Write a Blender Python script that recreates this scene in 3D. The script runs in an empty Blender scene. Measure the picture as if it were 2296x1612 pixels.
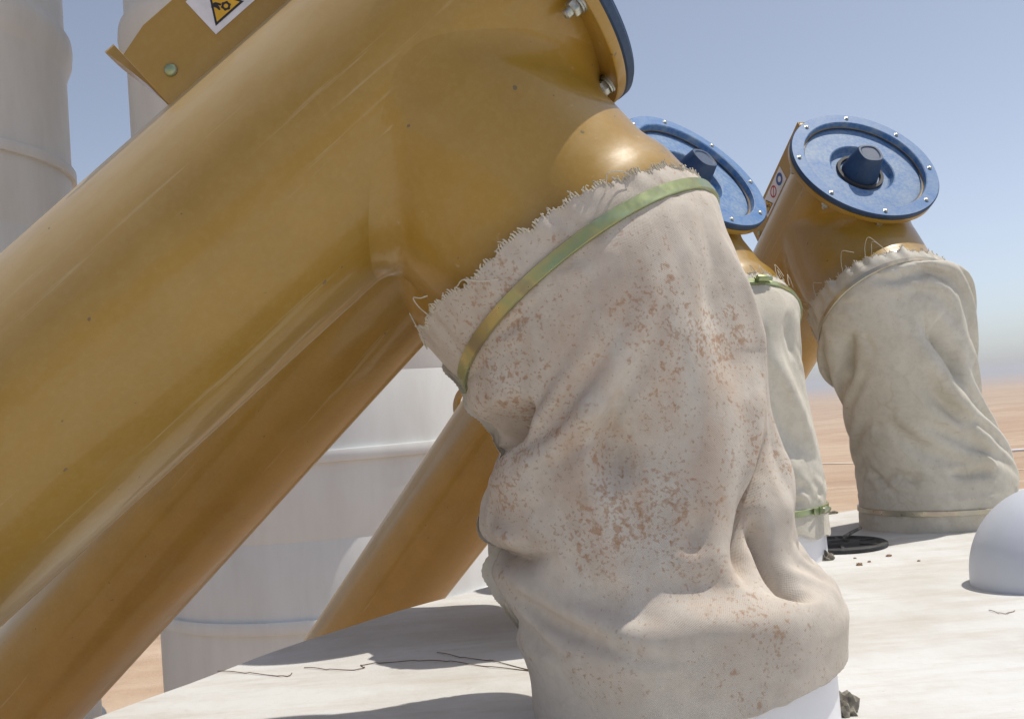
import bpy, bmesh, math, random
import numpy as np
from mathutils import Vector, Matrix
rad = math.radians
random.seed(7); rng = np.random.RandomState(11)
sc = bpy.context.scene
# ------------------------------------------------------------------ camera
EYE = Vector((0, 0, .324)); PITCH = math.atan(109/2200); ROLL = math.atan(.078)
cam = bpy.data.cameras.new('camera'); camo = bpy.data.objects.new('camera', cam); sc.collection.objects.link(camo)
cam.sensor_width = 36; cam.lens = 36*2200/2296; cam.clip_start = .02; cam.clip_end = 60000
_f = Vector((0, math.cos(PITCH), math.sin(PITCH))); _r0 = Vector((1, 0, 0)); _u0 = Vector((0, -math.sin(PITCH), math.cos(PITCH)))
_R = math.cos(ROLL)*_r0-math.sin(ROLL)*_u0; _U = math.sin(ROLL)*_r0+math.cos(ROLL)*_u0
m = Matrix.Identity(4)
for i in range(3): m[i][0] = _R[i]; m[i][1] = _U[i]; m[i][2] = -_f[i]; m[i][3] = EYE[i]
camo.matrix_world = m
sc.camera = camo
# ------------------------------------------------------------------ sky, sun, exposure
SUN = Vector((.38, .085, .915)).normalized()
w = bpy.data.worlds.new('World'); sc.world = w; w.use_nodes = True
nt = w.node_tree; nt.nodes.clear()
sky = nt.nodes.new('ShaderNodeTexSky'); sky.sky_type = 'NISHITA'; sky.sun_disc = False
sky.sun_elevation = math.asin(SUN.z); sky.sun_rotation = math.atan2(SUN.x, SUN.y)
sky.altitude = 2700; sky.air_density = 1.0; sky.dust_density = 10.0; sky.ozone_density = 2.0
bg = nt.nodes.new('ShaderNodeBackground'); bg.inputs['Strength'].default_value = .132
wo = nt.nodes.new('ShaderNodeOutputWorld')
hs = nt.nodes.new('ShaderNodeHueSaturation'); hs.inputs['Saturation'].default_value = .64; hs.inputs['Value'].default_value = 1.03
nt.links.new(sky.outputs[0], hs.inputs['Color']); nt.links.new(hs.outputs[0], bg.inputs[0]); nt.links.new(bg.outputs[0], wo.inputs[0])
sl = bpy.data.lights.new('sun', 'SUN'); sl.energy = 3.5; sl.angle = rad(.53); sl.color = (1, .95, .86)
so = bpy.data.objects.new('sun', sl); sc.collection.objects.link(so); so.rotation_euler = SUN.to_track_quat('Z', 'Y').to_euler()
so.location = (5, 0, 30)
sc.render.engine = 'CYCLES'
sc.view_settings.view_transform = 'Standard'; sc.view_settings.look = 'None'; sc.view_settings.gamma = 1
sc.view_settings.exposure = .12
sc.cycles.max_bounces = 8; sc.cycles.diffuse_bounces = 5
GROUND = -12.0
# ------------------------------------------------------------------ materials
def new_mat(name):
    mt = bpy.data.materials.new(name); mt.use_nodes = True
    t = mt.node_tree; b = t.nodes['Principled BSDF']
    return mt, t, b
def node(t, typ, **kw):
    n = t.nodes.new(typ)
    for k, v in kw.items():
        if k in n.inputs.keys() if hasattr(n.inputs, 'keys') else False: n.inputs[k].default_value = v
        else: setattr(n, k, v)
    return n
def noise(t, vec, scale, detail=4, rough=.55, dist=0):
    n = t.nodes.new('ShaderNodeTexNoise'); n.inputs['Scale'].default_value = scale; n.inputs['Detail'].default_value = detail
    n.inputs['Roughness'].default_value = rough; n.inputs['Distortion'].default_value = dist
    if vec is not None: t.links.new(vec, n.inputs['Vector'])
    return n.outputs['Fac']
def mapr(t, v, a, b, c=0, d=1):
    n = t.nodes.new('ShaderNodeMapRange'); n.clamp = True
    t.links.new(v, n.inputs[0])
    for i, x in zip((1, 2, 3, 4), (a, b, c, d)): n.inputs[i].default_value = x
    return n.outputs[0]
def math_n(t, op, a, b=None):
    n = t.nodes.new('ShaderNodeMath'); n.operation = op
    for i, x in enumerate((a, b)):
        if x is None: continue
        if isinstance(x, (int, float)): n.inputs[i].default_value = x
        else: t.links.new(x, n.inputs[i])
    return n.outputs[0]
def mix(t, fac, a, b):
    n = t.nodes.new('ShaderNodeMix'); n.data_type = 'RGBA'
    if isinstance(fac, (int, float)): n.inputs[0].default_value = fac
    else: t.links.new(fac, n.inputs[0])
    for i, x in ((6, a), (7, b)):
        if isinstance(x, tuple): n.inputs[i].default_value = (*x, 1)
        else: t.links.new(x, n.inputs[i])
    return n.outputs[2]
def objvec(t, scale=None):
    n = t.nodes.new('ShaderNodeTexCoord'); o = n.outputs['Object']
    if scale:
        mp = t.nodes.new('ShaderNodeMapping'); mp.inputs['Scale'].default_value = scale
        t.links.new(o, mp.inputs['Vector']); o = mp.outputs[0]
    return o
def bump(t, b, h, strength, dist=.001):
    n = t.nodes.new('ShaderNodeBump'); n.inputs['Strength'].default_value = strength; n.inputs['Distance'].default_value = dist
    t.links.new(h, n.inputs['Height']); t.links.new(n.outputs[0], b.inputs['Normal'])
def plain(name, col, rough=.5, metal=0, var=.12, scale=30, coat=0):
    mt, t, b = new_mat(name); v = objvec(t)
    f = noise(t, v, scale, 5, .6)
    c2 = tuple(x*(1-var*2) for x in col)
    t.links.new(mix(t, mapr(t, f, .35, .65), c2, col), b.inputs['Base Color'])
    b.inputs['Roughness'].default_value = rough; b.inputs['Metallic'].default_value = metal
    b.inputs['Coat Weight'].default_value = coat
    return mt
def mat_paint(dusty=True):
    mt, t, b = new_mat('dusty_sunlit_ochre_paint' if dusty else 'ochre_paint'); v = objvec(t)
    f1 = noise(t, v, 9, 6, .6); f2 = noise(t, v, 160, 3, .7); f3 = noise(t, objvec(t, (30, 30, 9)), 1.0, 5, .7)
    c = mix(t, mapr(t, f1, .3, .7), (.315, .178, .019), (.375, .218, .028))
    c = mix(t, math_n(t, 'MULTIPLY', mapr(t, f2, .45, .68), .12), c, (.50, .35, .13))
    c = mix(t, math_n(t, 'MULTIPLY', mapr(t, f3, .48, .75), .22), c, (.40, .29, .14))
    sx = t.nodes.new('ShaderNodeSeparateXYZ'); t.links.new(v, sx.inputs[0])   # dust along the back of the tube, paled to paint in its sunlit band
    dust_sunlit = math_n(t, 'MULTIPLY', mapr(t, sx.outputs[0], -.01, -.115), mapr(t, noise(t, objvec(t, (16, 16, 7)), 1.0, 5, .6), .25, .6, .45, .85))
    if dusty: c = mix(t, dust_sunlit, c, (.60, .47, .28))
    g = math_n(t, 'MULTIPLY', mapr(t, noise(t, objvec(t, (5, 5, 2.4)), 1.0, 3, .5), .57, .66), mapr(t, noise(t, objvec(t, (60, 60, 22)), 1.0, 6, .72), .50, .60, 0, .62))
    c = mix(t, g, c, (.15, .125, .085))
    c = mix(t, mapr(t, noise(t, v, 75, 2, .5), .74, .76, 0, .7), c, (.09, .08, .06))
    c = mix(t, mapr(t, noise(t, objvec(t, (90, 90, 3)), 1.0, 4, .6), .66, .72, 0, .35), c, (.52, .42, .24))
    t.links.new(c, b.inputs['Base Color'])
    b.inputs['Specular IOR Level'].default_value = .5
    t.links.new(mapr(t, f3, .35, .75, .30, .5), b.inputs['Roughness'])
    b.inputs['Coat Weight'].default_value = .4; b.inputs['Coat Roughness'].default_value = .09
    bump(t, b, noise(t, v, 220, 3, .6), .12, .0006)
    return mt
def mat_canvas(name, base, dirt, stain, zone=None, amount=1.0):
    mt, t, b = new_mat(name)
    uv = t.nodes.new('ShaderNodeTexCoord').outputs['UV']; v = objvec(t)
    c = mix(t, mapr(t, noise(t, v, 7, 6, .62, .4), .36, .68), base, dirt)
    c = mix(t, math_n(t, 'MULTIPLY', mapr(t, noise(t, v, 55, 4, .7), .45, .75), .35), c, tuple(x*.72 for x in dirt))
    # rusty water marks: small irregular spots, thicker inside a blotchy zone
    big = noise(t, v, 9, 3, .6)
    if zone:
        n = t.nodes.new('ShaderNodeVectorMath'); n.operation = 'DISTANCE'; t.links.new(v, n.inputs[0]); n.inputs[1].default_value = zone[0]
        zm = mapr(t, n.outputs['Value'], zone[1]*.35, zone[1], 1, 0)
    else: zm = math_n(t, 'ADD', 0.0, .5)
    dens = math_n(t, 'MULTIPLY', math_n(t, 'ADD', mapr(t, big, .35, .65, -.02, .10), 0), 1.0)
    dens = math_n(t, 'ADD', math_n(t, 'MULTIPLY', zm, .085), math_n(t, 'MULTIPLY', dens, amount))
    sp = noise(t, v, 120, 3, .55, .2)
    th = math_n(t, 'SUBTRACT', .74, dens)
    s = mapr(t, math_n(t, 'SUBTRACT', sp, th), -.02, .08)
    c = mix(t, math_n(t, 'MULTIPLY', s, .55), c, stain)
    if zone: c = mix(t, math_n(t, 'MULTIPLY', zm, mapr(t, noise(t, objvec(t, (1, 1, .45)), 26, 5, .65), .42, .62, 0, .3)), c, tuple(x*1.25 for x in stain))
    sp2 = noise(t, v, 300, 2, .5)
    s2 = mapr(t, math_n(t, 'SUBTRACT', sp2, math_n(t, 'SUBTRACT', .74, dens)), 0, .04)
    c = mix(t, math_n(t, 'MULTIPLY', s2, .45), c, stain)
    vo = t.nodes.new('ShaderNodeTexVoronoi'); vo.feature = 'DISTANCE_TO_EDGE'; vo.inputs['Scale'].default_value = 17
    wv = t.nodes.new('ShaderNodeVectorMath'); wv.operation = 'ADD'; nz = t.nodes.new('ShaderNodeTexNoise'); nz.inputs['Scale'].default_value = 16; t.links.new(v, nz.inputs['Vector'])
    t.links.new(v, wv.inputs[0]); sc_ = t.nodes.new('ShaderNodeVectorMath'); sc_.operation = 'SCALE'; sc_.inputs['Scale'].default_value = .07; t.links.new(nz.outputs['Color'], sc_.inputs[0]); t.links.new(sc_.outputs[0], wv.inputs[1]); t.links.new(wv.outputs[0], vo.inputs['Vector'])
    cr = math_n(t, 'MULTIPLY', mapr(t, vo.outputs['Distance'], 0, .06, 1, 0), mapr(t, noise(t, v, 13, 3, .6), .50, .66, 0, .24 if amount < .6 else .12))
    c = mix(t, cr, c, stain)
    t.links.new(c, b.inputs['Base Color']); b.inputs['Roughness'].default_value = .95
    b.inputs['Specular IOR Level'].default_value = .15
    b.inputs['Sheen Weight'].default_value = .0
    # weave
    sx = t.nodes.new('ShaderNodeSeparateXYZ'); t.links.new(uv, sx.inputs[0])
    k = 2*math.pi/.0019
    a = math_n(t, 'SINE', math_n(t, 'MULTIPLY', sx.outputs[0], k)); d = math_n(t, 'SINE', math_n(t, 'MULTIPLY', sx.outputs[1], k))
    hv = math_n(t, 'ADD', math_n(t, 'MULTIPLY', math_n(t, 'MULTIPLY', a, d), .55), math_n(t, 'MULTIPLY', noise(t, v, 420, 3, .7), 1.6))
    hv = math_n(t, 'ADD', hv, math_n(t, 'MULTIPLY', noise(t, v, 45, 4, .6), 3.5))
    bump(t, b, hv, .38, .0006)
    return mt
def mat_zinc(silver=False):
    mt, t, b = new_mat('silver_zinc_steel' if silver else 'yellow_zinc_steel'); v = objvec(t)
    r = t.nodes.new('ShaderNodeValToRGB'); t.links.new(noise(t, v, 11, 3, .55, .6), r.inputs[0])
    e = r.color_ramp.elements; e[0].position = .3; e[0].color = (.26, .22, .15, 1); e[1].position = .72; e[1].color = (.40, .43, .38, 1)
    for p, c in ((.40, (.46, .40, .17)), (.49, (.34, .38, .18)), (.6, (.34, .41, .26)), (.67, (.46, .36, .30))):
        x = e.new(p); x.color = (*c, 1)
    c = mix(t, mapr(t, noise(t, v, 90, 4, .7), .5, .75, 0, .5), r.outputs[0], (.30, .30, .24))
    if silver: c = mix(t, .62, c, (.58, .50, .46))
    t.links.new(c, b.inputs['Base Color']); b.inputs['Metallic'].default_value = .75
    t.links.new(mapr(t, noise(t, v, 60, 3, .6), .3, .7, .25, .5), b.inputs['Roughness'])
    return mt
def mat_blue(dust):
    mt, t, b = new_mat('dusty_blue_cover' if dust > .3 else 'shaded_blue_cover'); v = objvec(t)
    f = noise(t, v, 22, 5, .6, .3); g = noise(t, v, 130, 3, .6)
    k = math_n(t, 'ADD', math_n(t, 'MULTIPLY', mapr(t, f, .34, .62), .6), math_n(t, 'MULTIPLY', mapr(t, g, .42, .60), .4))
    c = mix(t, math_n(t, 'MULTIPLY', k, dust), (.025, .135, .36) if dust > .2 else (.010, .038, .10), (.25, .325, .40))  # darker blue for cover edge and boss, their shade painted into the colour
    t.links.new(c, b.inputs['Base Color']); b.inputs['Roughness'].default_value = .58
    return mt
def mat_white(name, col, dirty=.35, streak=True, rough=.55):
    mt, t, b = new_mat(name); v = objvec(t, (1, 1, .25) if streak else None)
    f = noise(t, v, 2.2, 6, .65); g = noise(t, objvec(t), 25, 5, .65)
    c = mix(t, math_n(t, 'MULTIPLY', mapr(t, f, .4, .72), dirty), col, tuple(x*y for x, y in zip(col, (.62, .56, .5))))
    c = mix(t, mapr(t, g, .62, .8, 0, dirty*.6), c, (.42, .36, .3))
    if streak:
        h = noise(t, objvec(t, (.8, .8, 14)), 1.0, 4, .55)
        c = mix(t, mapr(t, h, .765, .79, 0, .55), c, (.34, .21, .2))
    t.links.new(c, b.inputs['Base Color']); b.inputs['Roughness'].default_value = rough
    bump(t, b, noise(t, objvec(t), 60, 3), .08, .001)
    return mt
def mat_roof():
    mt, t, b = new_mat('dusty_white_roof'); v = objvec(t); vs = objvec(t, (1.2, 6, 1))
    c = mix(t, mapr(t, noise(t, v, 3.2, 7, .66), .42, .7), (.63, .63, .615), (.49, .46, .41))
    c = mix(t, mapr(t, noise(t, vs, 3.5, 8, .72), .47, .70, 0, .6), c, (.45, .385, .31))
    c = mix(t, mapr(t, noise(t, v, 38, 5, .7), .60, .75, 0, .45), c, (.50, .43, .35))
    c = mix(t, mapr(t, noise(t, v, 120, 2, .5), .73, .78, 0, .5), c, (.28, .22, .17))
    t.links.new(c, b.inputs['Base Color']); b.inputs['Roughness'].default_value = .7
    bump(t, b, noise(t, v, 45, 6, .65), .45, .003)
    return mt
def mat_sand():
    mt, t, b = new_mat('desert_sand'); v = objvec(t); v2 = objvec(t, (1, 2.5, 1))
    c = mix(t, mapr(t, noise(t, v2, .012, 8, .62), .4, .66), (.44, .30, .20), (.52, .395, .28))
    c = mix(t, mapr(t, noise(t, v2, .09, 7, .65), .48, .7, 0, .55), c, (.62, .49, .36))
    c = mix(t, mapr(t, noise(t, objvec(t, (.3, 1, 1)), .14, 7, .72), .50, .66, 0, .75), c, (.36, .24, .165))
    t.links.new(c, b.inputs['Base Color']); b.inputs['Roughness'].default_value = .95
    b.inputs['Specular IOR Level'].default_value = .1
    bump(t, b, noise(t, v, .8, 8, .7), .6, .3)
    return mt
M = dict(paint=mat_paint(), plainpaint=mat_paint(False), zinc=mat_zinc(), silver=mat_zinc(True), blue=mat_blue(.8), bluerim=mat_blue(.45), blueshade=mat_blue(.08),
         canvas_a=mat_canvas('stained_canvas', (.61, .555, .485), (.50, .44, .375), (.33, .17, .08), ((-.05, -.16, .30), .26), 1.3),
         canvas_b=mat_canvas('grey_canvas', (.66, .62, .54), (.54, .50, .42), (.36, .29, .17), None, .25),
         thread=plain('frayed_thread', (.62, .57, .46), .9), bolt=plain('bolt_zinc', (.55, .56, .5), .35, .8, .2, 200),
         white=mat_white('silo_white', (.70, .71, .69), .35), collar=mat_white('collar_white', (.80, .80, .83), .25, False, .4),
         elbow=mat_white('elbow_white', (.57, .60, .67), .3, False, .45), roof=mat_roof(), sand=mat_sand(),
         rubber=plain('black_rubber', (.05, .05, .05), .7, 0, .3, 60), wire=plain('rusty_wire', (.16, .09, .05), .8),
         stone=plain('brown_stone', (.36, .22, .13), .9, 0, .3, 80), lump=plain('grey_mortar', (.30, .27, .22), .95, 0, .35, 60),
         sticker=plain('sticker_white', (.72, .70, .72), .4, 0, .08, 60), black=plain('print_black', (.02, .02, .02), .5),
         yellow=plain('print_yellow', (.75, .42, .02), .5), pblue=plain('print_blue', (.03, .10, .33), .5), pred=plain('print_red', (.5, .02, .03), .5),
         track=plain('pale_track', (.64, .50, .38), .95, 0, .1, .3))
# ------------------------------------------------------------------ object helpers
def tag(o, label=None, cat=None, group=None, kind=None):
    if label: o['label'] = label
    if cat: o['category'] = cat
    if group: o['group'] = group
    if kind: o['kind'] = kind
    return o
def empty(name, loc=(0, 0, 0), mat=None):
    o = bpy.data.objects.new(name, None); sc.collection.objects.link(o); o.empty_display_size = .1
    if mat is not None: o.matrix_world = mat
    else: o.location = loc
    return o
def mesh(name, vs, fs, mat, parent=None, smooth=True, uv=None, mats=None, fm=None, loc=None):
    me = bpy.data.meshes.new(name); vs = np.asarray(vs, float)
    if loc is not None: vs = vs-np.array(loc)
    me.from_pydata(vs.tolist(), [], [tuple(int(i) for i in f) for f in fs])
    for mm in (mats or [mat]): me.materials.append(M[mm] if isinstance(mm, str) else mm)
    if fm is not None: me.polygons.foreach_set('material_index', np.asarray(fm, dtype=np.int32))
    if smooth: me.polygons.foreach_set('use_smooth', [True]*len(me.polygons))
    if uv is not None:
        l = me.uv_layers.new(name='UVMap'); idx = np.empty(len(me.loops), dtype=np.int32); me.loops.foreach_get('vertex_index', idx)
        l.data.foreach_set('uv', np.asarray(uv)[idx].ravel())
    me.validate(); me.update()
    o = bpy.data.objects.new(name, me); sc.collection.objects.link(o)
    if parent: o.parent = parent
    elif loc is not None: o.location = loc
    return o
def sharp(o, deg=35):
    me = o.data; bm = bmesh.new(); bm.from_mesh(me)
    bmesh.ops.recalc_face_normals(bm, faces=bm.faces)
    for e in bm.edges:
        if len(e.link_faces) == 2 and e.calc_face_angle(0) > rad(deg): e.smooth = False
    bm.to_mesh(me); bm.free(); return o
class MB:
    def __init__(s): s.v = []; s.f = []; s.m = []
    def add(s, vs, fs, mi=0):
        k = len(s.v); s.v += [tuple(float(c) for c in v) for v in vs]; s.f += [tuple(i+k for i in f) for f in fs]; s.m += [mi]*len(fs)
    def box(s, lo, hi, mi=0, bev=0):
        x0, y0, z0 = lo; x1, y1, z1 = hi
        s.add([(x, y, z) for x in (x0, x1) for y in (y0, y1) for z in (z0, z1)], [(0, 1, 3, 2), (4, 6, 7, 5), (0, 4, 5, 1), (2, 3, 7, 6), (0, 2, 6, 4), (1, 5, 7, 3)], mi)
    def lathe(s, prof, N=96, org=(0, 0, 0), ax=((1, 0, 0), (0, 1, 0), (0, 0, 1)), mi=0, cap=(True, True), jit=None):
        org = np.array(org); ax = np.array(ax, float); vs = []
        for r, z in prof:
            for i in range(N):
                a = 2*math.pi*i/N; vs.append(org+ax[0]*r*math.cos(a)+ax[1]*r*math.sin(a)+ax[2]*z)
        fs = [(j*N+i, j*N+(i+1) % N, (j+1)*N+(i+1) % N, (j+1)*N+i) for j in range(len(prof)-1) for i in range(N)]
        if cap[0]: fs.append(tuple(range(N))[::-1])
        if cap[1]: fs.append(tuple((len(prof)-1)*N+i for i in range(N)))
        s.add(vs, fs, mi)
    def tube(s, pts, r, n=6, mi=0, taper=1):
        pts = [Vector(p) for p in pts]; vs = []; N = len(pts); up = Vector((.3, .2, 1)).normalized()
        for i, p in enumerate(pts):
            d = (pts[min(i+1, N-1)]-pts[max(i-1, 0)])
            d = d.normalized() if d.length > 1e-9 else Vector((0, 0, 1))
            a = d.cross(up); a = a.normalized() if a.length > 1e-4 else Vector((1, 0, 0)); b = d.cross(a)
            rr = r*(1-(1-taper)*i/max(1, N-1))
            vs += [p+(a*math.cos(2*math.pi*k/n)+b*math.sin(2*math.pi*k/n))*rr for k in range(n)]
        fs = [(j*n+i, j*n+(i+1) % n, (j+1)*n+(i+1) % n, (j+1)*n+i) for j in range(N-1) for i in range(n)]
        fs += [tuple(range(n))[::-1], tuple((N-1)*n+i for i in range(n))]
        s.add(vs, fs, mi)
    def build(s, name, mat, parent=None, smooth=True, mats=None, loc=None, deg=35):
        o = mesh(name, s.v, s.f, mat, parent, smooth, mats=mats, fm=s.m, loc=loc)
        if smooth: sharp(o, deg)
        return o
def copy_tree(o, parent=None):
    c = o.copy(); sc.collection.objects.link(c)
    if parent: c.parent = parent
    for ch in list(o.children): copy_tree(ch, c)
    return c
# ------------------------------------------------------------------ ground
def vnoise(x, y, s, seed=0):
    x = x/s; y = y/s; xi = np.floor(x).astype(int); yi = np.floor(y).astype(int); fx = x-xi; fy = y-yi
    h = lambda a, b: np.modf(np.abs(np.sin(a*127.1+b*311.7+seed*74.7)*43758.5453))[0]
    sx = fx*fx*(3-2*fx); sy = fy*fy*(3-2*fy)
    return (h(xi, yi)*(1-sx)+h(xi+1, yi)*sx)*(1-sy)+(h(xi, yi+1)*(1-sx)+h(xi+1, yi+1)*sx)*sy
def ground_z(X, Y):
    D = np.hypot(X, Y); A = np.arctan2(Y, X)
    z = GROUND+(vnoise(X, Y, 90, 1)-.5)*1.4*np.clip(D/120, 0, 1)+(vnoise(X, Y, 28, 2)-.5)*.9*np.clip((D-20)/80, 0, 1)+(vnoise(X, Y, 9, 5)-.5)*.35*np.clip((D-20)/80, 0, 1)
    crest = np.exp(-((D-620)/110)**2)*(2.3+1.2*(vnoise(A*40, A*0, 3, 3)-.5)+.5*(vnoise(A*40, A*0, .6, 9)-.5))
    return z+crest-np.clip((D-700)/900, 0, 1)*5
radii = np.concatenate([[0], np.geomspace(4, 40000, 260)]); NA = 360
A = np.linspace(0, 2*np.pi, NA, endpoint=False)
X = np.outer(radii[1:], np.cos(A)).ravel(); Y = np.outer(radii[1:], np.sin(A)).ravel()
gv = np.vstack([[0, 0, GROUND], np.c_[X, Y, ground_z(X, Y)]])
gf = [(0, 1+i, 1+(i+1) % NA) for i in range(NA)]
for j in range(len(radii)-2):
    for i in range(NA): gf.append((1+j*NA+i, 1+(j+1)*NA+i, 1+(j+1)*NA+(i+1) % NA, 1+j*NA+(i+1) % NA))
tag(mesh('ground', gv, gf, 'sand'), kind='structure')
# pale vehicle tracks on the sand
def strip(name, p0, p1, w_, mat, dz=.06, n=60):
    p0 = np.array(p0, float); p1 = np.array(p1, float); t = np.linspace(0, 1, n)[:, None]; c = p0+(p1-p0)*t
    nn = np.array([-(p1-p0)[1], (p1-p0)[0]]); nn /= np.linalg.norm(nn)
    c = c+nn*np.sin(t*9)*w_*.8
    cols = 9; ks = np.linspace(-.5, .5, cols); vs = []
    for q in c:
        for k in ks: vs.append(q+nn*w_*k)
    vs = np.array(vs); vs = np.c_[vs, ground_z(vs[:, 0], vs[:, 1])+dz]
    return mesh(name, vs, [(i*cols+j, i*cols+j+1, (i+1)*cols+j+1, (i+1)*cols+j) for i in range(n-1) for j in range(cols-1)], mat)
# ------------------------------------------------------------------ silos
SILO_R = 1.5; RINGS = [-8.46, -7.24, -6.02, -4.8, -3.58, -2.36, -1.14, .08, 1.3, 2.52, 3.74, 4.96, 6.18]
def silo(name, x, y, label, r=SILO_R, dz=0):
    root = empty(name, (x, y, GROUND)); tag(root, label, 'silo', 'white steel silos behind the conveyors')
    b = MB(); prof = [(r, 0)]
    zs = [GROUND]+RINGS+[8.6]
    for i, z in enumerate(RINGS):
        z -= GROUND-dz
        if i == 10:   # swaged joint, wider than the flat bars
            prof += [(r, z-.30), (r+.012, z-.26), (r+.05, z-.16), (r+.062, z-.05), (r+.055, z+.02), (r+.012, z+.09), (r, z+.12)]
        else:
            prof += [(r, z-.62), (r-.003, z-.612), (r, z-.604), (r, z-.05)]
    prof += [(r, 8.6-GROUND), (r*.5, 9.3-GROUND), (.25, 9.6-GROUND)]
    b.lathe(prof, 160, cap=(True, True)); b.build('shell', 'white', root)
    for i, z in enumerate(RINGS):
        if i == 10: continue
        z -= GROUND-dz; g = MB()
        g.lathe([(r-.002, z-.045), (r+.035, z-.045), (r+.038, z-.04), (r+.038, z+.04), (r+.035, z+.045), (r-.002, z+.045)], 160, cap=(False, False))
        o = g.build('band_ring', 'white', root)
    return root
silo('silo', -5.27, 8.30, 'white steel silo cut off by the left edge of the photo, ringed by flat bands', dz=.2)
silo('silo', -1.67, 8.73, 'white steel silo standing behind the ochre tubes, just right of the leftmost silo')
# ------------------------------------------------------------------ hopper roof
RC = (1.99, -.03); RR = 2.79
hop = empty('hopper', (RC[0], RC[1], GROUND)); tag(hop, 'wide round white steel hopper whose dusty roof carries the canvas sleeves', 'hopper')
def lift(v): return [(x, y, z-GROUND) for x, y, z in v]
b = MB(); N = 240; vs = [(0, 0, -GROUND)]; fs = []
rs = [.1, .4, .8, 1.2, 1.6, 2., 2.3, 2.55, RR-.006, RR, RR]
zz = [0]*8+[0, -.006, -.05]
for k, r_ in enumerate(rs):
    for i in range(N):
        a = 2*math.pi*i/N; dr = .004*math.sin(a*23)+.003*math.sin(a*61+1) if r_ > 2.7 else 0
        vs.append(((r_+dr)*math.cos(a), (r_+dr)*math.sin(a), zz[k]-GROUND))
fs = [(0, 1+i, 1+(i+1) % N) for i in range(N)]+[(1+j*N+i, 1+(j+1)*N+i, 1+(j+1)*N+(i+1) % N, 1+j*N+(i+1) % N) for j in range(len(rs)-1) for i in range(N)]
b.add(vs, fs); b.build('roof', 'roof', hop)
b = MB(); b.lathe([(RR-.12, 0), (RR-.12, -.05-GROUND)], 200, cap=(False, False)); b.build('wall', 'white', hop)
def Z0(x, y, z=0): return (x, y, z)
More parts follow.
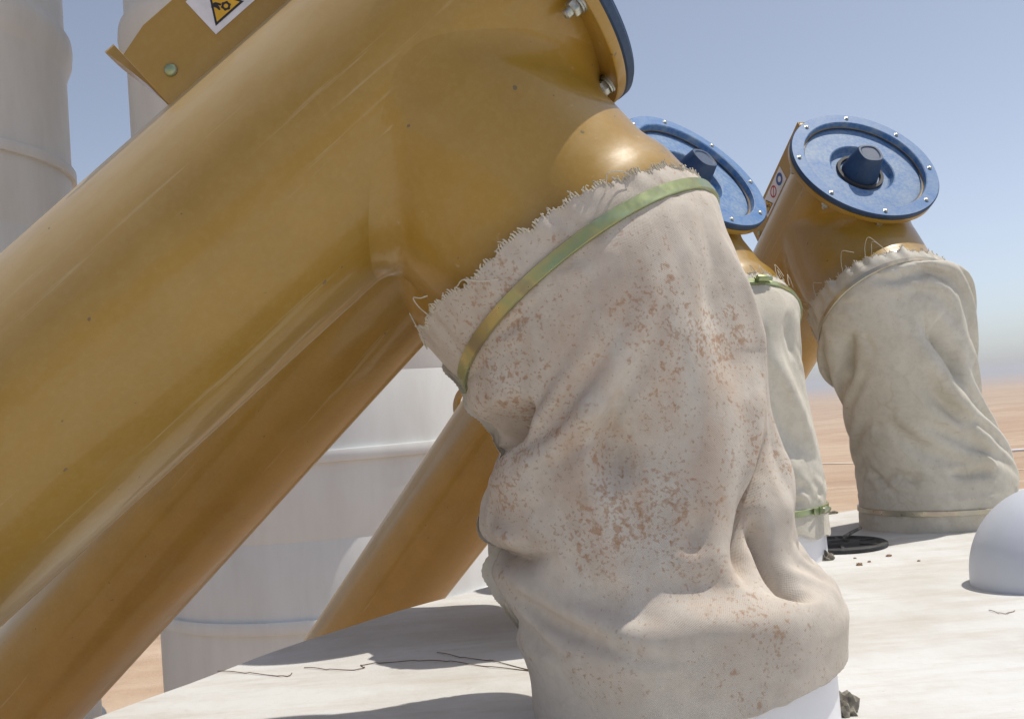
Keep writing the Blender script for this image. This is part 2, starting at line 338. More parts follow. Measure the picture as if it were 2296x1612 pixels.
# ------------------------------------------------------------------ screw conveyor (local: x = outlet direction n, y = sideways s, z = tube axis d)
TR = .135; FR = .165
def conveyor_proto():
    root = empty('screw_conveyor')
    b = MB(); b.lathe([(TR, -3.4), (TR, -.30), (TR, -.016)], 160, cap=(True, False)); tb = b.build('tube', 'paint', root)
    # outlet spout: saddle on the tube, fillet, cylinder, flared cuff
    zc = -.175; N = 192; rings = []
    def prof(x):          # spout radii at height x: across the tube (y) and along it (z)
        q = min(1, max(0, x/.14)); q = q*q*(3-2*q); r0 = .1405
        fl = 0 if x < .205 else min(1, (x-.205)/.04); fl = fl*fl*(3-2*fl)*.0075
        return .1325+(r0-.1325)*q+fl, .1400+(r0-.1400)*q+fl
    cols = []
    for i in range(N):
        a = 2*math.pi*i/N; sa, ca = math.sin(a), math.cos(a)
        yb = .1325*sa; xb = math.sqrt(TR**2-yb**2); zb = zc+.140*ca; al = math.atan2(yb, xb)
        fi = .030*abs(ca)+.016*abs(sa)
        a2 = al+fi*sa/TR*.9; A_ = Vector(((TR-.0006)*math.cos(a2), (TR-.0006)*math.sin(a2), zb+fi*ca)); B_ = Vector((xb, yb, zb))
        xc = xb+fi*1.0; r1, r2 = prof(xc); C_ = Vector((xc, r1*sa, zc+r2*ca)); col = []
        for k in range(10):
            q = k/9; col.append(A_*(1-q)**2+B_*2*q*(1-q)+C_*q*q)
        for k in range(1, 15):
            x = xc+(.25-xc)*k/14; r1, r2 = prof(x); col.append(Vector((x, r1*sa, zc+r2*ca)))
        col += [Vector((.278, .148*sa, zc+.148*ca)), Vector((.278, .143*sa, zc+.143*ca)), Vector((.2, .136*sa, zc+.136*ca))]
        cols.append(col)
    rings = [[cols[i][k] for i in range(N)] for k in range(len(cols[0]))]
    s = MB(); vs = [p for r_ in rings for p in r_]
    s.add(vs, [(j*N+i, (j+1)*N+i, (j+1)*N+(i+1) % N, j*N+(i+1) % N) for j in range(len(rings)-1) for i in range(N)])
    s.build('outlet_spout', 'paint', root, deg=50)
    f = MB(); f.lathe([(TR-.002, -.024), (FR-.003, -.024), (FR-.001, -.0235), (FR, -.022), (FR, -.0125), (TR-.002, -.0122)], 160, cap=(False, False)); f.build('end_flange', 'plainpaint', root)
    c = MB()
    c.lathe([(.130, -.0125), (FR-.001, -.0120), (FR+.0008, -.010), (FR+.001, -.0025), (FR-.0015, 0), (.138, 0), (.1365, -.001), (.1352, -.0145), (.1340, -.0155), (.074, -.0150), (.0715, -.0165), (.067, -.0275), (.064, -.0295), (.020, -.0295)], 160, cap=(False, True))
    NF = 160
    for q_ in range(4*NF): c.m[q_] = 1
    cv = c.build('end_cover', 'blue', root, mats=['blue', 'blueshade'], deg=28)
    # rim is cleaner than the recess
    rim = MB(); rim.lathe([(FR-.0013, .0004), (.1385, .0004)], 160, cap=(False, False)); rim.build('cover_rim', 'bluerim', cv)
    bs = MB(); sq = []
    for (r_, z, sqr) in [(.041, -.0294, 0), (.0380, -.012, 0), (.031, .010, .4), (.0262, .0275, .55), (.0250, .0290, .55), (.0210, .0290, .55), (.018, .027, .55)]:
        for i in range(64):
            a = 2*math.pi*i/64; q = (abs(math.cos(a))**4+abs(math.sin(a))**4)**(-.25); rr = r_*((1-sqr)+sqr*q); sq.append((rr*math.cos(a), rr*math.sin(a), z))
    bs.add(sq, [(j*64+i, j*64+(i+1) % 64, (j+1)*64+(i+1) % 64, (j+1)*64+i) for j in range(6) for i in range(64)]+[tuple(6*64+i for i in range(64))])
    bs.build('bearing_boss', 'blueshade', cv, deg=28)
    rg = MB(); rg.lathe([(.044, -.0294), (.0455, -.0235), (.052, -.0235), (.0535, -.0294)], 64, cap=(False, False)); rg.build('seal_ring', 'rubber', cv)
    for k in range(8):
        a = rad(-8+45*k); cx, cy = .1515*math.cos(a), .1515*math.sin(a)
        q = MB(); q.lathe([(.0052, 0), (.0052, .0008), (.0040, .0010), (.0038, .0028), (.0026, .0036)], 12, org=(cx, cy, .0004)); q.build('cover_bolt', 'bolt', cv)
    for k in range(8):
        a = rad(-8+45*k); cx, cy = .1515*math.cos(a), .1515*math.sin(a)
        q = MB(); q.lathe([(.0105, -.0240), (.0105, -.0262)], 20, org=(cx, cy, 0)); q.lathe([(.0098, -.0264), (.0098, -.0284)], 20, org=(cx, cy, 0))
        q.lathe([(.0082, -.0286), (.0086, -.0292), (.0086, -.0352), (.0078, -.0362)], 6, org=(cx, cy, 0)); q.lathe([(.005, -.036), (.005, -.0425), (.0035, -.044)], 14, org=(cx, cy, 0))
        q.build('flange_bolt', 'bolt', root)
    # channel riding on the back of the tube
    ch = MB(); x0, x1, y0, y1, z0, z1 = -.111, -.193, -.068, .050, -.372, -.042; th = .003
    cp = [(x0, z0), (x1+.009, z0), (x1, z0+.034), (x1, z1), (x0, z1)]
    for ya, yb in ((y0, y0+th), (y1-th, y1)):
        ch.add([(x, ya, z) for x, z in cp]+[(x, yb, z) for x, z in cp], [(0, 1, 2, 3, 4), (9, 8, 7, 6, 5)]+[(i, i+5, (i+1) % 5+5, (i+1) % 5) for i in range(5)])
    ch.box((x1, y0+th, z0+.034), (x1+th, y1-th, z1))
    ch.box((x1+th, y0+th, z1-.003), (x0, y1-th, z1))
    co = ch.build('channel', 'plainpaint', root, deg=20)
    bv = co.modifiers.new('bevel', 'BEVEL'); bv.width = .0012; bv.segments = 2
    lip = MB(); lp = []
    for j, (xx, wd_) in enumerate([(-.128, .02), (-.160, .024), (-.19, .030), (-.200, .031), (-.209, .029), (-.214, .023), (-.2165, .013)]):
        zz_ = -.3722; tk = .0015+.0105*max(0, (abs(xx)-.150)/.065)**1.2
        for yy in (-wd_, wd_): lp.append((xx, yy*1.1-.012, zz_))
        for yy in (wd_, -wd_): lp.append((xx, yy*1.1-.012, zz_-tk))
    lf = [(j*4+a, j*4+(a+1) % 4, (j+1)*4+(a+1) % 4, (j+1)*4+a) for j in range(6) for a in range(4)]+[(0, 3, 2, 1), (24, 25, 26, 27)]
    lip.add(lp, lf); lip.build('end_plate', 'plainpaint', co)
    rv = MB(); rv.lathe([(.0065, 0), (.0065, .001), (.0058, .0025), (.0042, .004), (.002, .0046)], 24, org=(-.141, y0-.0002, -.348), ax=((1, 0, 0), (0, 0, 1), (0, -1, 0))); rv.build('plug', 'zinc', co)
    # warning sticker on the camera side of the channel: rectangle with three pictograms
    st = MB(); ys = y0-.0006
    def poly(pts, mi, dy=0): st.add([(x, ys-dy, z) for x, z in pts], [tuple(range(len(pts)))], mi)
    def ringp(cx, cz, r1, r2, mi, dy, n=28, teeth=0):
        vs = []
        for i in range(n):
            a = 2*math.pi*i/n; rr = r1*(1+(.18 if teeth and i % 4 < 2 else 0)); vs.append((cx+rr*math.cos(a), ys-dy, cz+rr*math.sin(a)))
        for i in range(n): a = 2*math.pi*i/n; vs.append((cx+r2*math.cos(a), ys-dy, cz+r2*math.sin(a)))
        st.add(vs, [(i, (i+1) % n, n+(i+1) % n, n+i) for i in range(n)], mi)
    poly([(-.138, -.292), (-.182, -.292), (-.182, -.165), (-.138, -.165)], 0)
    tc = (-.155, -.268)
    def tri(r_, mi, dy): poly([(tc[0]-r_, tc[1]), (tc[0]+r_*.5, tc[1]+r_*.866), (tc[0]+r_*.5, tc[1]-r_*.866)], mi, dy)
    tri(.0215, 1, .0003); tri(.0172, 2, .0006)
    ringp(tc[0]+.0028, tc[1]+.0022, .0042, .0022, 1, .0009, 24, 1)
    hand = [(-.0055, -.0098), (-.0078, -.0062), (-.0070, -.0030), (-.0040, -.0010), (-.0015, .0004), (-.0008, -.0012), (-.0028, -.0030), (-.0002, -.0032), (.0022, -.0044), (.0016, -.0056), (-.0018, -.0060), (-.0040, -.0072)]
    st.add([(tc[0]+x, ys-.0009, tc[1]+z) for x, z in hand], [tuple(range(len(hand)))], 1)
    st.add([(tc[0]+x, ys-.0009, tc[1]+z) for x, z in ((-.008, .0015), (-.0068, .0052), (-.0052, .0068), (-.0048, .0044), (-.0056, .0018))], [(0, 1, 2, 3, 4)], 1)
    ringp(-.162, -.228, .0150, .0112, 4, .0003); st.add([(x, ys-.0003, z) for x, z in ((-.1535, -.2380), (-.1512, -.2358), (-.1702, -.2165), (-.1725, -.2188))], [(0, 1, 2, 3)], 4)
    ringp(-.162, -.188, .0155, .0075, 3, .0003)
    so_ = mesh('warning_sticker', st.v, st.f, 'sticker', co, False, mats=['sticker', 'black', 'yellow', 'pblue', 'pred'], fm=st.m)
    return root
CONV = [  # head centre, elevation, azimuth, label
    ((.047, 1.024, .785), 38.6, 2.3, 'nearest ochre screw conveyor tube, huge across the upper left with its head out of frame'),
    ((.032, 1.58, .785), 37.5, -27.2, 'ochre screw conveyor tube running close underneath and behind the nearest one'),
    ((.391, 1.91, .764), 36.8, -51.0, 'ochre screw conveyor with half hidden blue cover just above the stained canvas sleeve'),
    ((.799, 2.113, .795), 34.5, -76.4, 'rightmost ochre screw conveyor with its round dusty blue cover in full view')]
def cframe(k):
    P, el, az, _ = CONV[k]; el, az = rad(el), rad(az)
    d = Vector((math.cos(el)*math.cos(az), math.cos(el)*math.sin(az), math.sin(el)))
    n = Vector((math.sin(el)*math.cos(az), math.sin(el)*math.sin(az), -math.cos(el))); s = d.cross(n)
    return Vector(P), d, n, s
def cmat(k):
    P, d, n, s = cframe(k); mm = Matrix.Identity(4)
    for i in range(3): mm[i][0] = n[i]; mm[i][1] = s[i]; mm[i][2] = d[i]; mm[i][3] = P[i]
    return mm
proto = conveyor_proto(); convs = []
for k in range(4):
    o = proto if k == 0 else copy_tree(proto)
    o.matrix_world = cmat(k); tag(o, CONV[k][3], 'screw conveyor', 'ochre screw conveyors feeding the hopper'); convs.append(o)
# lifting eye on the back of the third conveyor
ey = MB(); t0 = -.915; nn_ = 40; th = .005
vs = []
for side in (-1, 1):
    for i in range(nn_+1):
        a = math.pi*i/nn_; vs.append((-.130-.052*math.sin(a)**.8, side*th, t0+.056*math.cos(a)))
    for i in range(nn_+1):
        a = math.pi*i/nn_; vs.append((-.158-.016*math.sin(a*2-math.pi/2), side*th, t0+.020*math.cos(a*2-math.pi/2)))
K = nn_+1; fs = []
for side in (0, 1):
    o_ = side*2*K
    for i in range(nn_): fs.append((o_+i, o_+i+1, o_+K+(i+1), o_+K+i) if side else (o_+i, o_+K+i, o_+K+i+1, o_+i+1))
# build the plate as ring sectors around the hole
ey = MB(); R_ = 48; out = []; inn = []
for i in range(R_):
    a = 2*math.pi*i/R_; ox = -.162-.040*math.cos(a); oz = t0+.052*math.sin(a)
    if ox > -.140: ox = -.128
    out.append((ox, oz)); inn.append((-.168-.018*math.cos(a), t0+.026*math.sin(a)))
vs = [(x, -th, z) for x, z in out]+[(x, -th, z) for x, z in inn]+[(x, th, z) for x, z in out]+[(x, th, z) for x, z in inn]; fs = []
for i in range(R_):
    j = (i+1) % R_; fs += [(i, j, R_+j, R_+i), (2*R_+i, 3*R_+i, 3*R_+j, 2*R_+j), (i, 2*R_+i, 2*R_+j, j), (R_+i, R_+j, 3*R_+j, 3*R_+i)]
ey.add(vs, fs); ey.build('lifting_eye', 'plainpaint', convs[2])
# ------------------------------------------------------------------ SLEEVE MATH
def at(u, v, d):
    k = np.array(_f)+np.array(_R)*(u-1148)/2200-np.array(_U)*(v-806)/2200
    return np.array(EYE)+k*d
def hermite(ts, vals, t):
    ts = np.asarray(ts, float); vals = np.asarray(vals, float); m_ = np.zeros_like(vals)
    m_[1:-1] = (vals[2:]-vals[:-2])/(ts[2:]-ts[:-2])[:, None]; m_[0] = (vals[1]-vals[0])/(ts[1]-ts[0]); m_[-1] = (vals[-1]-vals[-2])/(ts[-1]-ts[-2])
    i = np.clip(np.searchsorted(ts, t)-1, 0, len(ts)-2); h = (ts[i+1]-ts[i]); x = ((t-ts[i])/h)[:, None]; h = h[:, None]
    return (2*x**3-3*x**2+1)*vals[i]+(x**3-2*x**2+x)*h*m_[i]+(-2*x**3+3*x**2)*vals[i+1]+(x**3-x**2)*h*m_[i+1]
def sleeve_surface(st, NV, NU, v0, margin, hem, folds, seed, length, noise_amp=.002, which=None):
    """st: list of (v, centre, e1, e2). margin(theta)-> start v offset, hem(theta)->end v"""
    ts = [s_[0] for s_ in st]; dat = np.array([np.concatenate([s_[1], s_[2], s_[3]]) for s_ in st])
    th = np.linspace(-np.pi, np.pi, NU, endpoint=False); q = np.linspace(0, 1, NV)
    va = margin(th); vb = hem(th)
    V = va[None]+(vb-va)[None]*q[:, None]; T = np.broadcast_to(th, V.shape)
    D = hermite(ts, dat, V.ravel()).reshape(NV, NU, 9)
    C, E1, E2 = D[..., :3], D[..., 3:6], D[..., 6:]
    P = C+E1*np.cos(T)[..., None]+E2*np.sin(T)[..., None]
    dT = np.roll(P, -1, 1)-np.roll(P, 1, 1); dV = np.gradient(P, axis=0)
    Nn = np.cross(dV, dT); Nn /= np.linalg.norm(Nn, axis=-1, keepdims=True)+1e-12
    if ((Nn*(P-C)).sum(-1)).mean() < 0: Nn = -Nn
    H = np.zeros(V.shape)
    r_ = .155
    for fo in folds:
        if which is not None and fo.get('post', 0) != which: continue
        pts = np.array(fo['p'], float); th_p = np.radians(pts[:, 0]); best = np.full(V.shape, 1e9); par = np.zeros(V.shape); sgn = np.zeros(V.shape)
        seg = len(pts)-1
        for i in range(seg):
            ax, ay = th_p[i]*r_, pts[i, 1]*length; bx, by = th_p[i+1]*r_, pts[i+1, 1]*length
            dx, dy = bx-ax, by-ay; L2 = dx*dx+dy*dy
            qx = ((T-th_p[i]+np.pi) % (2*np.pi)-np.pi)*r_; qy = V*length-ay
            tt = np.clip((qx*dx+qy*dy)/L2, 0, 1); ex = qx-dx*tt; ey_ = qy-dy*tt; dd = np.hypot(ex, ey_)
            mk = dd < best; best = np.where(mk, dd, best); par = np.where(mk, (i+tt)/seg, par); sgn = np.where(mk, np.sign(qx*dy-qy*dx), sgn)
        tp = fo.get('tp', .3); tap = np.clip(np.minimum((par+.02)/tp, (1-par+.02)/tp), 0, 1); tap = tap*tap*(3-2*tap)
        if fo.get('open'): tap = np.clip((1-par+.02)/tp, 0, 1); tap = tap*tap*(3-2*tap)
        wl, wr = fo['w'] if isinstance(fo['w'], tuple) else (fo['w'], fo['w'])
        ww = np.where(sgn > 0, wl, wr)
        x = best/ww
        k = fo.get('k', 'g')
        if k == 'g': pf = np.exp(-x*x)
        elif k == 't': pf = np.exp(-np.sqrt(x*x+.02)*1.3)*1.15
        H += fo['a']*tap*pf
    r2 = np.random.RandomState(seed)
    amp = np.clip(V*8, 0, 1)
    for s_, a_ in ((.10, 1.3), (.045, .7), (.02, .25)):
        for _ in range(5):
            an = r2.uniform(0, np.pi); fx, fy = np.cos(an)/s_, np.sin(an)/s_*.6; kx = round(fx*r_*2*np.pi/(2*np.pi)); ph = r2.uniform(0, 6.28)
            H += noise_amp*a_/2.2*np.sin(kx*T+fy*V*length*6.28/2+ph+1.3*np.sin(2*T+ph))*amp
    return P, Nn, H, V, T
def relax(X, T, Lv, Lh, pin, it, att, collar, grav, keep=.0):
    """settle a closed cloth tube X (rows, columns, 3): edge lengths go to Lv (down each column) and Lh (round), pinned rows stay"""
    NV, NU = X.shape[:2]; X = X.copy(); wgt = (~pin).astype(float)[..., None]
    cdiag = np.sqrt(Lv**2+Lh[:-1]**2); LH = np.broadcast_to(Lh, (NV, NU))
    def proj(A, B, wa, wb, L, k, mode=0):
        d = B-A; l = np.linalg.norm(d, axis=-1, keepdims=True)+1e-9; c = (l-L[..., None])
        if mode == 1: c = np.minimum(c, 0)          # only push apart
        if mode == 2: c = np.maximum(c, 0)          # only pull together
        s_ = k*c/l/np.maximum(wa+wb, 1e-6); return d*s_*wa, -d*s_*wb
    ev = np.arange(0, NU, 2); od = np.arange(1, NU, 2)
    for n in range(it):
        a = att*(1-.0*n/it)
        X += wgt*(T-X)*a
        X[..., 2] -= wgt[..., 0]*grav
        for cols in (ev, od):
            nx = (cols+1) % NU
            dA, dB = proj(X[:, cols], X[:, nx], wgt[:, cols], wgt[:, nx], LH[:, cols], 1.0); X[:, cols] += dA; X[:, nx] += dB
        for st_ in (0, 1):
            r = np.arange(st_, NV-1, 2); dA, dB = proj(X[r], X[r+1], wgt[r], wgt[r+1], Lv[r], 1.0); X[r] += dA; X[r+1] += dB
        for st_ in (0, 1):
            r = np.arange(st_, NV-1, 2)
            for sh in (1, -1):
                B = np.roll(X, -sh, 1); wB = np.roll(wgt, -sh, 1)
                dA, dB = proj(X[r], B[r+1], wgt[r], wB[r+1], cdiag[r], .35); X[r] += dA; t_ = np.zeros_like(X); t_[r+1] = dB; X += np.roll(t_, sh, 1)
        B = np.roll(X, -2, 1); wB = np.roll(wgt, -2, 1); dA, dB = proj(X, B, wgt, wB, LH*1.96, .6, 1); X += dA*.5+np.roll(dB, 2, 1)*.5
        B = np.roll(X, -4, 1); wB = np.roll(wgt, -4, 1); dA, dB = proj(X, B, wgt, wB, LH*3.62, .4, 1); X += dA*.4+np.roll(dB, 4, 1)*.4
        dA, dB = proj(X[:-2], X[2:], wgt[:-2], wgt[2:], (Lv[:-1]+Lv[1:])[:NV-2]*.975, .6, 1); X[:-2] += dA*.5; X[2:] += dB*.5
        if collar:
            cx, cy, cr, cz = collar; dx, dy = X[..., 0]-cx, X[..., 1]-cy; rr = np.hypot(dx, dy); m_ = (X[..., 2] < cz) & (rr < cr); f = np.where(m_, cr/np.maximum(rr, 1e-6), 1)
            X[..., 0] = cx+dx*f; X[..., 1] = cy+dy*f
    return X
def upsample(G, nv, nu):
    """periodic in columns, Catmull-Rom both ways"""
    NV, NU = G.shape[:2]
    def cr(P0, P1, P2, P3, t): return .5*((2*P1)+(-P0+P2)*t+(2*P0-5*P1+4*P2-P3)*t*t+(-P0+3*P1-3*P2+P3)*t**3)
    q = np.arange(nu)*NU/nu; i = np.floor(q).astype(int); t = (q-i)[None, :, None]; c = lambda k: G[:, (i+k) % NU]
    H = cr(c(-1), c(0), c(1), c(2), t)
    q = np.linspace(0, NV-1, nv); i = np.minimum(np.floor(q).astype(int), NV-2); t = (q-i)[:, None, None]; c = lambda k: H[np.clip(i+k, 0, NV-1)]
    return cr(c(-1), c(0), c(1), c(2), t)
def normals(X):
    dT = np.roll(X, -1, 1)-np.roll(X, 1, 1); dV = np.gradient(X, axis=0); N_ = np.cross(dV, dT); return N_/(np.linalg.norm(N_, axis=-1, keepdims=True)+1e-12)
def settle(st, margin, hem, folds, seed, length, noise_amp, excess, girth, collar, vpin, NV, NU):
    prev = None
    for div, its, at_, gr in ((6, 240, .12, .00008), (3, 60, .09, .00003), (1, 0, .0, 0)):
        nv, nu = NV//div, NU//div
        P, Nn, H, V, T = sleeve_surface(st, nv, nu, 0, margin, hem, folds, seed, length, noise_amp, 0)
        H = H*np.clip((V-.02)/.08, 0, 1)*np.clip((vpin-V)/.05, 0, 1); tgt = P+Nn*H[..., None]
        if prev is None: X = tgt.copy(); T0 = tgt
        else: X = tgt+upsample(prev, nv, nu); T0 = X.copy()
        if its:
            ex = excess(T[0]); Lv = np.linalg.norm(np.diff(P, axis=0), axis=-1)*(1+ex[None]*np.clip(V[1:]*12, 0, 1)*np.clip((vpin+.03-V[1:])*12, 0, 1))
            Lh = np.linalg.norm(np.roll(P, -1, 1)-P, axis=-1).mean(1, keepdims=True)*(1+(girth-1)*np.clip(V.mean(1)*8, 0, 1)[:, None])
            pin = (V < .015) | (V > vpin)
            X = relax(X, T0, Lv, Lh, pin, its, at_, collar, gr)
        prev = X-tgt
    Hp = sleeve_surface(st, NV, NU, 0, margin, hem, folds, seed, length, 0., 1)[2]; Hp = Hp*np.clip((V-.02)/.06, 0, 1)*np.clip((vpin+.02-V)/.04, 0, 1)
    N1 = normals(X)
    if ((N1*Nn).sum(-1)).mean() < 0: N1 = -N1
    for _ in range(3): N1 = (N1+np.roll(N1, 3, 1)+np.roll(N1, -3, 1)); N1[3:-3] = (N1[3:-3]+N1[:-6]+N1[6:]); N1 /= np.linalg.norm(N1, axis=-1, keepdims=True)
    X = X+N1*Hp[..., None]
    N2 = normals(X)
    if ((N2*Nn).sum(-1)).mean() < 0: N2 = -N2
    return X, N2, V, T, P
def sleeve(name, st, folds, clampv, label, mat, seed, length, margin, hem, NV=300, NU=420, noise_amp=.002, lower=None, pleats=0, excess=lambda th: .03+0*th, girth=.158, vpin=.93, flare=None):
    cen = st[-1][1]
    P, Nn, V, T, P0 = settle(st, margin, hem, folds, seed, length, noise_amp, excess, girth, (cen[0], cen[1], .1475, .09), vpin, NV, NU)
    r2 = np.random.RandomState(seed+5)
    g = np.exp(-((V-0)/.025)**2)*-.0012
    pl = sum(a_*np.sin(k_*T+p_) for k_, a_, p_ in ((17, .5, r2.uniform(0, 6)), (29, .45, r2.uniform(0, 6)), (41, .35, r2.uniform(0, 6))))
    g += .0010*pl*np.clip((V-.03)/.03, 0, 1)*np.exp(-np.clip(V-.03, 0, 9)/.07)
    g += (.0022+pleats)*pl*np.clip(-(V+.02)/.05, 0, 1)
    if lower is not None:
        g += np.exp(-((V-lower)/.012)**2)*-.0010+.0012*pl*np.exp(-((V-lower-.03)/.03)**2)*(V > lower)
    if flare is not None: g += flare(T, V)
    Q = P+Nn*g[..., None]
    root_loc = tuple(float(x) for x in (*st[-1][1][:2], 0))
    root = empty(name, root_loc); tag(root, label, 'canvas sleeve', 'canvas sleeves clamped between conveyors and hopper')
    uv = np.c_[(T*.155).ravel(), (V*length).ravel()]
    r3 = np.random.RandomState(seed+9); jag = np.convolve(r3.uniform(-1, 1, NU+2), [.25, .5, .25], 'valid')*.006; Q[0] += (Q[0]-Q[3])/(np.linalg.norm(Q[0]-Q[3], axis=-1, keepdims=True)+1e-9)*jag[:, None]
    jag2 = np.convolve(r3.uniform(-1, 1, NU+4), np.ones(5)/5, 'valid')*.003; Q[-1, :, 2] += jag2
    fs = [(j*NU+i, (j+1)*NU+i, (j+1)*NU+(i+1) % NU, j*NU+(i+1) % NU) for j in range(NV-1) for i in range(NU)]
    jm, im = NV//2, NU//4; fn = np.cross(Q[jm+1, im]-Q[jm, im], Q[jm+1, im+1]-Q[jm, im])
    if np.dot(fn, Nn[jm, im]) < 0: fs = [f[::-1] for f in fs]
    # UV seam sits at theta = pi, at the back left; the weave runs on without a visible step
    o = mesh('cloth', Q.reshape(-1, 3), fs, mat, root, True, uv=uv, loc=root_loc)
    sd = o.modifiers.new('thickness', 'SOLIDIFY'); sd.thickness = .0022; sd.offset = -1
    ss = o.modifiers.new('smooth', 'SUBSURF'); ss.levels = 1; ss.render_levels = 1
    def sample(v, th, off=0.):
        j = np.clip(np.argmin(np.abs(V-v), axis=0), 0, NV-1); i = int(((th+np.pi)/(2*np.pi)*NU)) % NU
        return Q[j[i], i]+Nn[j[i], i]*off
    def band(v, wd_, nm='clamp_band', wob=0., mt_='zinc'):
        e = []; n_ = 200
        C = np.array([hermite([s_[0] for s_ in st], np.array([np.concatenate([s_[1], s_[2], s_[3]]) for s_ in st]), np.array([v+q_])) for q_ in (-wd_/length/2, 0, wd_/length/2)])[:, 0]
        vs = []
        axd = C[2, :3]-C[0, :3]; axd /= np.linalg.norm(axd)
        for i in range(n_):
            a = 2*np.pi*i/n_; c0 = C[1]; rr = c0[3:6]*np.cos(a)+c0[6:]*np.sin(a); ro = rr/np.linalg.norm(rr)
            wv = .0006*np.sin(3*a+1)
            for (dz, do) in ((-.5, .0026), (-.45, .0036), (.45, .0036), (.5, .0026), (.5, -.0006), (-.5, -.0006)):
                vs.append(c0[:3]+rr+ro*(do+wv)+axd*(wd_*dz+wob*np.sin(a)))
        fs = [(i*6+k, i*6+(k+1) % 6, ((i+1) % n_)*6+(k+1) % 6, ((i+1) % n_)*6+k) for i in range(n_) for k in range(6)]
        bo = sharp(mesh(nm, vs, fs, mt_, root, True, loc=root_loc), 30)
        return bo, C[1], axd
    return root, o, sample, band, (Q, Nn, V, T), root_loc
def thread_edge(root, data, loc, n, seed, long_=()):
    Q, Nn, V, T = data; NU = Q.shape[1]; b = MB(); r_ = random.Random(seed)
    for _ in range(n):
        i = r_.randrange(NU); p = Q[0, i]; d = Q[0, i]-Q[6, i]; d /= np.linalg.norm(d); nn = Nn[0, i]; tt = Q[0, (i+1) % NU]-p; tt /= np.linalg.norm(tt)
        L = r_.choice((.001, .0015, .002, .0035))*r_.uniform(.7, 1.2); c1, c2 = r_.uniform(-1, 1), r_.uniform(-.3, 1.2)
        pts = [p-d*.002]+[p+d*L*q+tt*L*(c1*q*q)+nn*L*(c2*q*q*.6+.1) for q in (.3, .6, .85, 1)]
        if r_.random() < .3: pts.append(pts[-1]-d*L*.35+tt*L*c1*.5)
        b.tube(pts, r_.uniform(.0006, .0012), 5, taper=.6)
    for (th, ln, side, curl) in long_:
        i = int((math.radians(th)+math.pi)/(2*math.pi)*NU) % NU; p = Q[0, i]; d = Q[0, i]-Q[6, i]; d /= np.linalg.norm(d); nn = Nn[0, i]; tt = Q[0, (i+1) % NU]-p; tt /= np.linalg.norm(tt)
        pts = []
        for q in np.linspace(0, 1, 16):
            pts.append(p-d*.003+nn*(.003+ln*.25*math.sin(math.pi*q))+tt*side*ln*q+d*(curl*ln*math.sin(math.pi*q)+.0015*math.sin(14*q)))
        b.tube(pts, .0006, 5)
    o = b.build('frayed_edge', 'thread', root, loc=loc); return o
def roofpt(u, v, z=0.):
    k = np.array(_f)+np.array(_R)*(u-1148)/2200-np.array(_U)*(v-806)/2200
    return np.array(EYE)+k*((z-EYE[2])/k[2])
def arr(v): return np.array(v, float)
def stations(k, ringc, tilt, rr, pairs, length, up=.075):
    """clamp ring on the spout, then (v, left px, right px, depth, depth radius)"""
    P, d, n, s = cframe(k); n_ = arr(n)+arr(d)*tilt[0]+arr(s)*tilt[1]; n_ /= np.linalg.norm(n_)
    c = arr(ringc)
    h0 = at(*pairs[0][2], pairs[0][3])-at(*pairs[0][1], pairs[0][3])
    e1 = h0-n_*np.dot(h0, n_); e1 /= np.linalg.norm(e1)
    e2 = np.cross(n_, e1)
    if e2[1] < 0: e2 = -e2
    st = [(-up/length, c-arr(n)*up, e1*rr*.985, e2*rr*.985), (0, c, e1*rr, e2*rr)]
    for (v, L, Rr, dep, rb) in pairs:
        a = at(*L, dep); b_ = at(*Rr, dep); cc = (a+b_)/2; h = (b_-a)/2
        fw = np.cross([0, 0, 1.], h); fw[2] = 0; fw /= np.linalg.norm(fw)
        if fw[1] < 0: fw = -fw
        tz = (e2[2]*rr)*max(0, 1-v/.5)**1.2
        st.append((v, cc, h*.992, fw*rb*math.sqrt(max(.5, 1-(tz/rb)**2))+np.array([0, 0, tz])))
    return st
